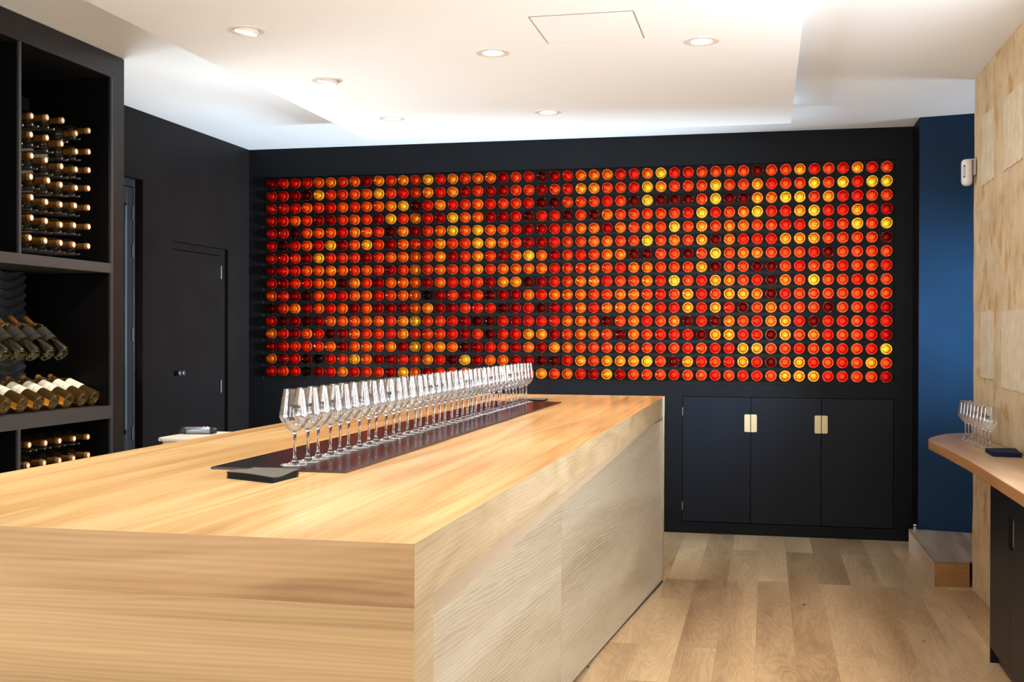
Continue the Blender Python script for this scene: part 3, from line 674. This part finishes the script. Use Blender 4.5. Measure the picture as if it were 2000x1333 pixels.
def place(t, base, direction, roll):
    q = Vector(direction).normalized().to_track_quat('Z', 'Y')
    t.rotation_mode = 'QUATERNION'; t.location = base; t.rotation_quaternion = q @ Matrix.Rotation(roll, 4, 'Z').to_quaternion()
# which local angle ends up on top is found from the axis, so labels can face up or down
def roll_for(direction, want):
    q = Vector(direction).normalized().to_track_quat('Z', 'Y'); v = q.inverted() @ Vector(want)
    return math.atan2(v.y, v.x)

FOIL = (M_FOIL, M_FOILRIM, M_CAPEND)
ROWW = ['top', 'second', 'third', 'fourth', 'fifth', 'sixth', 'bottom']
COLW = ['beside the upright divider', 'second from the divider', 'in the middle column', 'fourth from the divider', 'farthest from the divider']
upper = [[(5.004, 2.542), (5.128, 2.558), (5.26, 2.567), (5.377, 2.52), (5.494, 2.555)], [(4.999, 2.449), (5.128, 2.455), (5.251, 2.445), (5.379, 2.425), (5.494, 2.442)],
         [(5.004, 2.345), (5.12, 2.341), (5.249, 2.328), (5.377, 2.33), (5.494, 2.343)], [(4.999, 2.240), (5.138, 2.240), (5.244, 2.232), (5.377, 2.233), (5.490, 2.245)],
         [(5.004, 2.139), (5.122, 2.130), (5.243, 2.130), (5.369, 2.139), (5.490, 2.141)], [(5.004, 2.038), (5.12, 2.033), (5.244, 2.026), (5.362, 2.034), (5.494, 2.039)],
         [(4.990, 1.938), (5.115, 1.933), (5.244, 1.932), (5.357, 1.932), (5.490, 1.934)]]
proto = wine_bottle('wine_bottle', M_BDARK, FOIL, M_PAPERD, {'arc': (-1.5, 1.5), 'bands': [(0.045, 0.155)]})
XCAP = -3.44; CS = XCAP / -3.55
def rack_bottles(rows, names, group, shelfword, xcap, peg_t):
    first = True
    global used
    for r, row in enumerate(rows):
        for c, (y, z) in enumerate(row):
            y, z = y * CS, 1.46 + (z - 1.46) * CS
            t = proto if not used else dup(proto); used = True
            d = (1, 0, 0)
            place(t, (xcap - 0.2995, y, z), d, roll_for(d, (0, 0.2, -1)))
            tag(t, 'dark wine bottle in the %s row of the %s, %s' % (names[r], shelfword, COLW[c]), 'bottle', group)
            for s in (-1, 1):
                bm = bmesh.new(); yy, zz = y + s * 0.0235, z - 0.0380
                lathe(bm, [(0.0062, 0), (0.0062, 0.335), (0.0048, 0.3375), (0, 0.338)], 14, Matrix.Translation((XR0 - 0.044, yy, zz)) @ Matrix.Rotation(PI / 2, 4, 'Y'))
                obj('peg', bm, M_CHROME, peg_t, smooth=True)
used = False
M_PLATE = plain('rack_plate', (0.006, 0.006, 0.009), 0.45, spec=0.3)
def peg_rack(z0, z1):
    return obj('peg_rack', B((XR0 - 0.06, XR0 - 0.045, 4.73, 5.40, z0, z1)), M_PLATE, sh)
pr = peg_rack(1.85, 2.72)
for (y, z) in ((4.87, 2.66), (4.93, 2.655), (5.06, 2.64), (5.09, 2.70)):
    bm = bmesh.new(); lathe(bm, [(0.006, 0), (0.006, 0.003), (0, 0.005)], 12, Matrix.Translation((XR0 - 0.045, y, z)) @ Matrix.Rotation(PI / 2, 4, 'Y'))
    obj('screw', bm, M_CHROME, pr)
rack_bottles(upper, ROWW, 'dark wine bottles in the upper shelf', 'upper shelf', XCAP, pr)
lower = [[(4.987, 0.913), (5.117, 0.910), (5.235, 0.911), (5.362, 0.911), (5.487, 0.910)], [(4.977, 0.812), (5.106, 0.811), (5.235, 0.809), (5.356, 0.808), (5.490, 0.812)]]
pr2 = peg_rack(0.20, 1.0)
rack_bottles(lower, ['top', 'second'], 'dark wine bottles in the lower shelf', 'lower shelf', XCAP, pr2)

# tilted bottles with grey labels
tp = wine_bottle('wine_bottle', M_BOLIVE, (M_FOIL, M_FOIL, M_FOIL), M_PAPERG, {'arc': (-1.35, 1.35), 'bands': [(0.095, 0.122), (0.125, 0.178)]}, 0.0395)
d = Vector((-0.77, 0.02, 0.64)).normalized()
TW = ['fifth from the right', 'fourth from the right', 'third from the right', 'second from the right', 'rightmost of its row']
for i, y in enumerate((4.655, 4.770, 4.885, 5.000, 5.116)):
    t = tp if i == 0 else dup(tp)
    place(t, (-3.452, y, 1.357), d, roll_for(d, (0.6, -0.35, 0.7)))
    tag(t, 'tilted yellow-green wine bottle with grey label, %s' % TW[i], 'bottle', 'tilted bottles on the ribbed rack')
# lying bottles with white labels on the wide shelf board, on a sloping stand
lp = wine_bottle('wine_bottle', M_BAMBER, FOIL, M_PAPERW, {'arc': (-1.25, 1.25), 'bands': [(0.090, 0.116), (0.1175, 0.178)]}, 0.0408)
d = Vector((-0.925, 0.015, 0.38)).normalized()
LW = ['seventh from the right', 'sixth from the right', 'fifth from the right', 'fourth from the right', 'third from the right', 'second from the right', 'rightmost of its row']
bm = bmesh.new()
prof = [(-3.49, 1.0825), (-3.775, 1.0825), (-3.775, 1.168), (-3.745, 1.168)]
lo = [bm.verts.new((x, 4.58, z)) for x, z in prof]; hi = [bm.verts.new((x, 5.445, z)) for x, z in prof]
bm.faces.new(lo); bm.faces.new(hi[::-1])
for i in range(4): bm.faces.new((lo[i], lo[(i + 1) % 4], hi[(i + 1) % 4], hi[i]))
tag(centre(obj('bottle_wedge', bm, M_INSIDE)), 'black sloping stand under the amber bottles on the wide shelf board', 'stand')
for i, y in enumerate((4.680, 4.806, 4.932, 5.056, 5.178, 5.300, 5.418 - 0.012)):
    t = lp if i == 0 else dup(lp)
    place(t, (-3.452, y * 0.9975 + 0.004, 1.1225), d, roll_for(d, (0.25, -0.45, 0.9)))
    tag(t, 'amber wine bottle with cream label on the wide shelf board, %s' % LW[i], 'bottle', 'lying bottles with cream labels')

# ------------------------------------------------------------------ bar counter
KX0, KX1, KY0, KY1, KT, KS = -1.944, -0.594, 1.895, 6.900, 1.098, 0.9857
bar = thing('bar_counter', ((KX0 + KX1) / 2, (KY0 + KY1) / 2, 0), 'long oak bar counter in the middle of the room under the downlights', 'counter')
bm = bmesh.new(); vs = box(bm, KX0, KX1, KY0, KY1, KS, KT)
bm.faces.ensure_lookup_table()
for f in bm.faces:
    f.normal_update(); c = f.calc_center_median()
    if abs(c.z - KT) < 1e-4 or abs(c.z - KS) < 1e-4: f.material_index = 0
    elif abs(c.y - KY0) < 1e-4 or abs(c.y - KY1) < 1e-4: f.material_index = 1
    else: f.material_index = 2
obj('worktop', bm, [M_TOP, M_ENDX, M_EDGE], bar, bev=0.0006)
EP = 0.120
for y0, y1 in ((KY0 + 0.0015, KY0 + EP), (KY1 - EP, KY1 - 0.0015)):
    bm = B((KX0 + 0.001, KX1 - 0.001, y0, y1, 0.0, KS - 0.0002)); bm.faces.ensure_lookup_table()
    for f in bm.faces:
        c = f.calc_center_median(); f.material_index = 1 if min(abs(c.x - KX0), abs(c.x - KX1)) < 0.002 else 0
    obj('end_panel', bm, [wood('oak_end_panel_lower', 'x', [(0.32, 0.180, 0.072), (0.48, 0.288, 0.124), (0.58, 0.372, 0.172)], 0.45, scale=5, stretch=0.08, fine=0.7, bands=34, bamp=0.09, namp=0.75), M_EDGE], bar)
# side: plain batten under the slab, panels recessed towards the near end
bm = bmesh.new()
ya, yb = KY0 + EP, KY1 - EP
pts = [(ya, 0.940), (yb, 0.9805), (yb, KS - 0.0008), (ya, KS - 0.0008)]
f = [bm.verts.new((KX1 - 0.006, y, z)) for y, z in pts]; k = [bm.verts.new((KX1 - 0.06, y, z)) for y, z in pts]
bm.faces.new(f); bm.faces.new(k[::-1])
for i in range(4): bm.faces.new((f[i], f[(i + 1) % 4], k[(i + 1) % 4], k[i]))
obj('batten', bm, M_BATTEN, bar)
sx = lambda y: -0.588 + 0.0992 * (y - 6.66) - 0.002
ys_ = 4.53
for y0, y1 in ((ya, ys_ - 0.0006), (ys_ + 0.0006, yb)):
    bm = bmesh.new()
    prism(bm, [(min(sx(y0), KX1 - 0.004), y0), (min(sx(y1), KX1 - 0.004), y1), (min(sx(y1), KX1 - 0.004) - 0.03, y1), (min(sx(y0), KX1 - 0.004) - 0.03, y0)], 0.012, 0.9395 if y0 < 3 else 0.958)
    obj('side_panel', bm, M_SIDE, bar)
bm = bmesh.new(); prism(bm, [(sx(ya) - 0.012, ya), (sx(yb) - 0.012, yb), (KX0 + 0.02, yb), (KX0 + 0.02, ya)], 0.0, 0.0118)
obj('plinth', bm, M_BLACKP, bar)
obj('side_panel', B((KX0 + 0.004, KX0 + 0.03, ya, yb, 0.012, KS - 0.0008)), M_SIDE, bar)

mt = B((-1.457, -1.0725, 2.820, 6.045, KT + 0.0004, KT + 0.0064)); mt.faces.ensure_lookup_table()
for f in mt.faces: f.material_index = 0 if abs(f.calc_center_median().z - (KT + 0.0064)) < 1e-5 else 1
tag(centre(obj('bar_mat', mt, [M_MAT, M_MATEDGE], bev=0.0008)), 'long glossy black mat under the row of wine glasses on the bar counter', 'mat')
ZM = KT + 0.0064

# wine glass: bowl, stem with foot, small printed mark
def wine_glass():
    t = thing('wine_glass', (0, 0, 0), 'x', 'wine glass')
    bm = bmesh.new()
    lathe(bm, [(0.0120, 0.0932), (0.0185, 0.0978), (0.0285, 0.1085), (0.0364, 0.1197), (0.0402, 0.1285), (0.0410, 0.134), (0.0404, 0.140), (0.0372, 0.163), (0.0335, 0.188), (0.0302, 0.2075)], 40)
    obj('bowl', bm, M_BOWL, t, world=False, smooth=True)
    bm = bmesh.new()
    lathe(bm, [(0, 0.0), (0.0375, 0.0), (0.0385, 0.0008), (0.0375, 0.0018), (0.026, 0.0035), (0.014, 0.0065), (0.0075, 0.0115), (0.0050, 0.020), (0.0041, 0.034), (0.0040, 0.060), (0.0046, 0.078), (0.0068, 0.0880), (0.0100, 0.0912), (0.0125, 0.0930), (0.0110, 0.0936), (0.006, 0.0925), (0, 0.0922)], 28)
    obj('stem', bm, M_STEM, t, world=False, smooth=True)
    # print: two lines of little dark letters-like strokes wrapped on the bowl wall
    bm = bmesh.new(); rr = random.Random(5)
    def patch(a0, a1, z0, z1):
        n = 3; V = []
        for i in range(n + 1):
            a = a0 + (a1 - a0) * i / n
            V.append([bm.verts.new(((0.0404 - (z - 0.140) * 0.139 + 0.0004) * math.cos(a), (0.0404 - (z - 0.140) * 0.139 + 0.0004) * math.sin(a), z)) for z in (z0, z1)])
        for i in range(n): bm.faces.new((V[i][0], V[i + 1][0], V[i + 1][1], V[i][1]))
    for k in range(5): patch(-0.24 + 0.098 * k, -0.24 + 0.098 * k + 0.084, 0.1565, 0.1665)
    for k in range(4): patch(-0.16 + 0.085 * k, -0.16 + 0.085 * k + 0.064, 0.1490, 0.1545)
    obj('printed_mark', bm, M_PRINT, t, world=False)
    return t
wg = wine_glass()
NG = 38; y0, y1 = 2.918, 6.000
rg = random.Random(21)
def ordinal(n): return ('%d%s' % (n, 'th' if 10 <= n % 100 <= 20 else {1: 'st', 2: 'nd', 3: 'rd'}.get(n % 10, 'th')))
for i in range(NG):
    t = wg if i == 0 else dup(wg)
    t.location = (-1.255 + rg.uniform(-0.004, 0.004), y0 + (y1 - y0) * i / (NG - 1), ZM + 0.0003); t.rotation_euler = (0, 0, -1.1 + rg.uniform(-0.2, 0.2))
    w = 'nearest the napkins, first of the row' if i == 0 else 'at the far end of the row' if i == NG - 1 else '%s from the near end of the row' % ordinal(i + 1)
    tag(t, 'clear wine glass on the bar mat, %s' % w, 'wine glass', 'row of wine glasses on the bar counter')

# napkins
def napkins(name, poly, z0, layers, mats, label, wob=0.004, th=0.0016, cat='napkins'):
    t = thing(name, (sum(p[0] for p in poly) / len(poly), sum(p[1] for p in poly) / len(poly), z0), label, cat)
    rr = random.Random(len(label)); n = 14
    for part in ('lower_napkins', 'top_napkin'):
        bm = bmesh.new()
        for l in (range(layers - 1) if part == 'lower_napkins' else [layers - 1]):
            jx, jy = rr.uniform(-.0015, .0015), rr.uniform(-.0015, .0015); za = z0 + l * th; zb = za + th * 0.82
            G = []
            for i in range(n + 1):
                row = []
                for k in range(n + 1):
                    u, v = i / n, k / n
                    x = (1 - u) * (1 - v) * poly[0][0] + u * (1 - v) * poly[1][0] + u * v * poly[2][0] + (1 - u) * v * poly[3][0] + jx
                    y = (1 - u) * (1 - v) * poly[0][1] + u * (1 - v) * poly[1][1] + u * v * poly[2][1] + (1 - u) * v * poly[3][1] + jy
                    w = wob * (l / max(1, layers - 1)) * (math.sin(2.6 * u + 5.0 * v + 0.6) * 0.5 + 0.5)
                    row.append((bm.verts.new((x, y, za + w)), bm.verts.new((x, y, zb + w))))
                G.append(row)
            for i in range(n):
                for k in range(n):
                    a, b, c, d_ = G[i][k], G[i + 1][k], G[i + 1][k + 1], G[i][k + 1]
                    bm.faces.new((a[0], d_[0], c[0], b[0])); bm.faces.new((a[1], b[1], c[1], d_[1]))
            for i in range(n):
                for q in (0, n):
                    bm.faces.new((G[i][q][0], G[i + 1][q][0], G[i + 1][q][1], G[i][q][1])); bm.faces.new((G[q][i][0], G[q][i + 1][0], G[q][i + 1][1], G[q][i][1]))
        obj(part, bm, mats[0] if part == 'lower_napkins' else mats[1], t)
    return t
NAP1 = [(-1.325, 2.650), (-1.172, 2.585), (-1.163, 2.725), (-1.312, 2.778)]
napkins('napkin_stack', NAP1, KT + 0.0005, 8, (M_NAPG, M_NAPT), 'small stack of dark grey paper napkins at the near end of the bar mat', 0.006)
napkins('napkin_stack', [(-1.335, 6.150), (-1.185, 6.135), (-1.190, 6.275), (-1.340, 6.285)], KT + 0.0006, 5, (M_NAPG, M_NAPT), 'small stack of dark napkins at the far end of the bar counter, beyond the mat', 0.003)

# ------------------------------------------------------------------ little table with a gadget behind the counter
st = thing('side_table', (-2.70, 5.22, 0), 'pale side table with rounded off-white top behind the bar counter', 'table')
bm = bmesh.new(); pts = []
tx0, tx1, ty0, ty1, rr_ = -2.884, -2.44, 5.01, 5.43, 0.05
for cx, cy, a0 in ((tx1 - rr_, ty0 + rr_, -90), (tx1 - rr_, ty1 - rr_, 0), (tx0 + rr_, ty1 - rr_, 90), (tx0 + rr_, ty0 + rr_, 180)):
    pts += [(cx + rr_ * math.cos(math.radians(a0 + 15 * i)), cy + rr_ * math.sin(math.radians(a0 + 15 * i))) for i in range(7)]
prism(bm, pts, 0.944, 0.960)
obj('top', bm, M_WHITETOP, st, bev=0.005)
for x in (tx0 + 0.02, tx1 - 0.06):
    for y in (ty0 + 0.04, ty1 - 0.08): obj('leg', B((x, x + 0.04, y, y + 0.04, 0, 0.9438)), M_BIRCH, st, bev=0.003)
gd = thing('handheld_gadget', (-2.79, 5.26, 0.9605), 'dark cylindrical gadget with a silver grey middle lying on the pale side table', 'gadget')
A, Bq = Vector((-2.872, 5.235, 0.9795)), Vector((-2.705, 5.28, 0.9780)); ax = (Bq - A).normalized()
def seg_(a, b, r0, r1, name, m, par):
    bm = bmesh.new(); p, q = A + ax * a, A + ax * b
    lathe(bm, [(0, 0), (r0 * 0.93, 0), (r0, 0.002), (r1, (q - p).length - 0.002), (r1 * 0.93, (q - p).length), (0, (q - p).length)], 24, Matrix.Translation(p) @ ax.to_track_quat('Z', 'Y').to_matrix().to_4x4())
    return obj(name, bm, m, par, smooth=True)
seg_(0.0, 0.033, 0.016, 0.0185, 'dark_end', M_BLACKP, gd)
bd = seg_(0.0332, 0.150, 0.0185, 0.0175, 'grey_case', M_STEELBLUE, gd)
seg_(0.1502, 0.182, 0.0175, 0.014, 'dark_end', M_BLACKP, gd)
for a in (0.118, 0.136):
    bm = bmesh.new(); lathe(bm, [(0.0055, 0.0), (0.005, 0.0035), (0, 0.004)], 14, Matrix.Translation(A + ax * a + Vector((0, 0, 0.0168))))
    obj('button', bm, M_COPPER, bd)

# ------------------------------------------------------------------ bench along the stone wall
ZB = 0.909
poly = [(0.885, 1.9), (0.883, 5.40), (0.868, 5.90), (0.848, 6.28), (0.845, 6.40), (0.856, 6.49), (0.885, 6.60), (0.940, 6.74), (1.005, 6.86), (1.09, 6.925), (1.166, 6.945), (1.166, 1.9)]
wt = bmesh.new(); prism(wt, poly, ZB - 0.048, ZB)
for f in wt.faces:
    f.normal_update(); f.material_index = 0 if abs(f.normal.z) > 0.5 else 1
wb_ = thing('wall_bench', (1.03, 4.4, ZB - 0.048), 'oak bench top with rounded far corner along the stone wall', 'worktop')
obj('board', wt, [M_BENCH, M_BENCHEDGE], wb_, bev=0.004)
bc = thing('bench_cabinet', (1.08, 4.0, 0), 'black cabinet under the oak bench top along the stone wall', 'cabinet')
obj('carcass', B((1.006, 1.166, 1.9, 5.445, 0.07, ZB - 0.0485)), M_INSIDE, bc)
obj('end_panel', B((0.986, 1.166, 5.446, 5.464, 0.0, ZB - 0.0485)), M_CUPB, bc)
obj('plinth', B((1.02, 1.166, 1.9, 5.4455, 0.0, 0.0695)), M_BLACKP, bc)
def slot_door(y0, y1, slot):
    s0, s1, z0, z1 = slot
    bxs = [(0.985, 1.0055, y0, s0, 0.07, ZB - 0.049), (0.985, 1.0055, s1, y1, 0.07, ZB - 0.049)] if s0 > y0 and s1 < y1 else None
    if s0 <= y0: bxs = [(0.985, 1.0055, s1, y1, 0.07, ZB - 0.049), (0.985, 1.0055, y0, s1, 0.07, z0), (0.985, 1.0055, y0, s1, z1, ZB - 0.049)]
    if s1 >= y1: bxs = [(0.985, 1.0055, y0, s0, 0.07, ZB - 0.049), (0.985, 1.0055, s0, y1, 0.07, z0), (0.985, 1.0055, s0, y1, z1, ZB - 0.049)]
    return B(*bxs)
SL = (4.965, 5.065, 0.585, 0.710)
dA = obj('door', slot_door(5.018, 5.4455, (5.018, 5.065, *SL[2:])), M_CUPB, bc)
dB = obj('door', slot_door(4.44, 5.015, (4.965, 5.015, *SL[2:])), M_CUPB, bc)
dC = obj('door', slot_door(3.9, 4.437, (3.9, 3.95, *SL[2:])), M_CUPB, bc)
for dr, ya_, yb2 in ((dA, 5.018, 5.0645), (dB, 4.9655, 5.015)):
    hl = obj('handle_slot', B((1.0015, 1.0052, ya_, yb2, SL[2] + 0.0005, SL[3] - 0.0005)), M_SLOT, dr); hl['label'] = 'oak lined finger slot'

for i in range(8):
    t = dup(wg); t.location = (1.054 + 0.0022 * i, 6.545 - 0.0862 * i, ZB + 0.0003); t.rotation_euler = (0, 0, -2.0 + rg.uniform(-0.2, 0.2))
    w = 'at the far end of the row' if i == 0 else 'nearest the dark blue napkins' if i == 7 else '%s from the far end of the row' % ordinal(i + 1)
    tag(t, 'clear wine glass on the oak bench top, %s' % w, 'wine glass', 'row of wine glasses on the bench top')
napkins('napkin_stack', [(1.020, 5.590), (1.142, 5.575), (1.156, 5.800), (1.026, 5.820)], ZB + 0.0006, 8, (M_NAPB, M_NAPB), 'stack of dark blue napkins on the oak bench top', 0.005, 0.0021)

# ------------------------------------------------------------------ step, door stop, sensor
sp = thing('step', (1.07, 7.5, 0), 'low oak step in the passage beside the stone wall', 'step')
ST = 0.147
bm = bmesh.new(); prism(bm, [(0.966, 7.031), (1.163, 7.060), (1.163, 7.09), (1.9, 7.09), (1.9, 7.99), (0.956, 8.192)], ST - 0.012, ST)
obj('tread', bm, M_STEPT, sp, bev=0.001)
bm = bmesh.new(); prism(bm, [(0.9665, 7.032), (1.1625, 7.061), (1.1625, 7.075), (0.9665, 7.047)], 0, ST - 0.0125)
r1_ = obj('riser', bm, M_STEPF, sp)
bm = bmesh.new(); prism(bm, [(0.9665, 7.0475), (0.9565, 8.191), (0.9725, 8.185), (0.982, 7.0485)], 0, ST - 0.0125)
obj('riser', bm, wood('oak_step_side', 'y', [(0.42, 0.30, 0.20), (0.52, 0.39, 0.28), (0.60, 0.47, 0.35)], 0.5, scale=7, waves=14), sp)
ds = thing('door_stop', (0.992, 8.165, ST + 0.0003), 'small steel door stop on the back corner of the oak step', 'door stop')
bm = bmesh.new(); lathe(bm, [(0, 0), (0.014, 0), (0.014, 0.003), (0.011, 0.005), (0.011, 0.020)], 20); obj('post', bm, M_CHROME, ds, world=False, smooth=True)
bm = bmesh.new(); lathe(bm, [(0.0135, 0.0202), (0.0135, 0.028)], 20); obj('rubber_ring', bm, M_BLACKP, ds, world=False, smooth=True)
bm = bmesh.new(); lathe(bm, [(0.0125, 0.028), (0.0125, 0.034), (0.009, 0.037), (0, 0.0375)], 20); obj('cap', bm, M_CHROME, ds, world=False, smooth=True)

sn = thing('motion_sensor', (1.13, 6.98, 2.325), 'white motion sensor on a bracket at the corner of the stone wall', 'sensor')
bm = bmesh.new(); cxs, cys = 1.122, 6.965
lathe(bm, [(0, 0), (0.012, 0.001), (0.022, 0.006), (0.029, 0.016), (0.031, 0.028), (0.031, 0.130), (0.0295, 0.141), (0.024, 0.149), (0.012, 0.1528), (0, 0.153)], 32, Matrix.Translation((cxs, cys, 2.325)) @ Matrix.Diagonal((0.98, 1.25, 1, 1)))
cs = obj('housing', bm, M_WHITE, sn, smooth=True)
obj('bracket', B((1.1535, 1.1675, 6.935, 6.985, 2.385, 2.478), (1.122, 1.1675, 6.94, 6.98, 2.468, 2.478)), M_GREYP, sn, bev=0.002)
# face of the sensor: lens window and two dots, turned towards the room
ang = math.radians(232)
def on_face(dz, w, hgt, name, m, a=ang):
    bm = bmesh.new(); n = 6; V = []
    for i in range(n + 1):
        t = a + (i / n - 0.5) * w
        V.append([bm.verts.new((cxs + 0.0310 * math.cos(t) * 0.98, cys + 0.0312 * 1.25 * math.sin(t), 2.325 + dz + s * hgt)) for s in (-0.5, 0.5)])
    for i in range(n): bm.faces.new((V[i][0], V[i + 1][0], V[i + 1][1], V[i][1]))
    obj(name, bm, m, cs)
on_face(0.078, 0.55, 0.070, 'lens', M_GREYP); on_face(0.112, 0.35, 0.010, 'dot', M_LENS); on_face(0.050, 0.35, 0.008, 'dot', M_LENS)
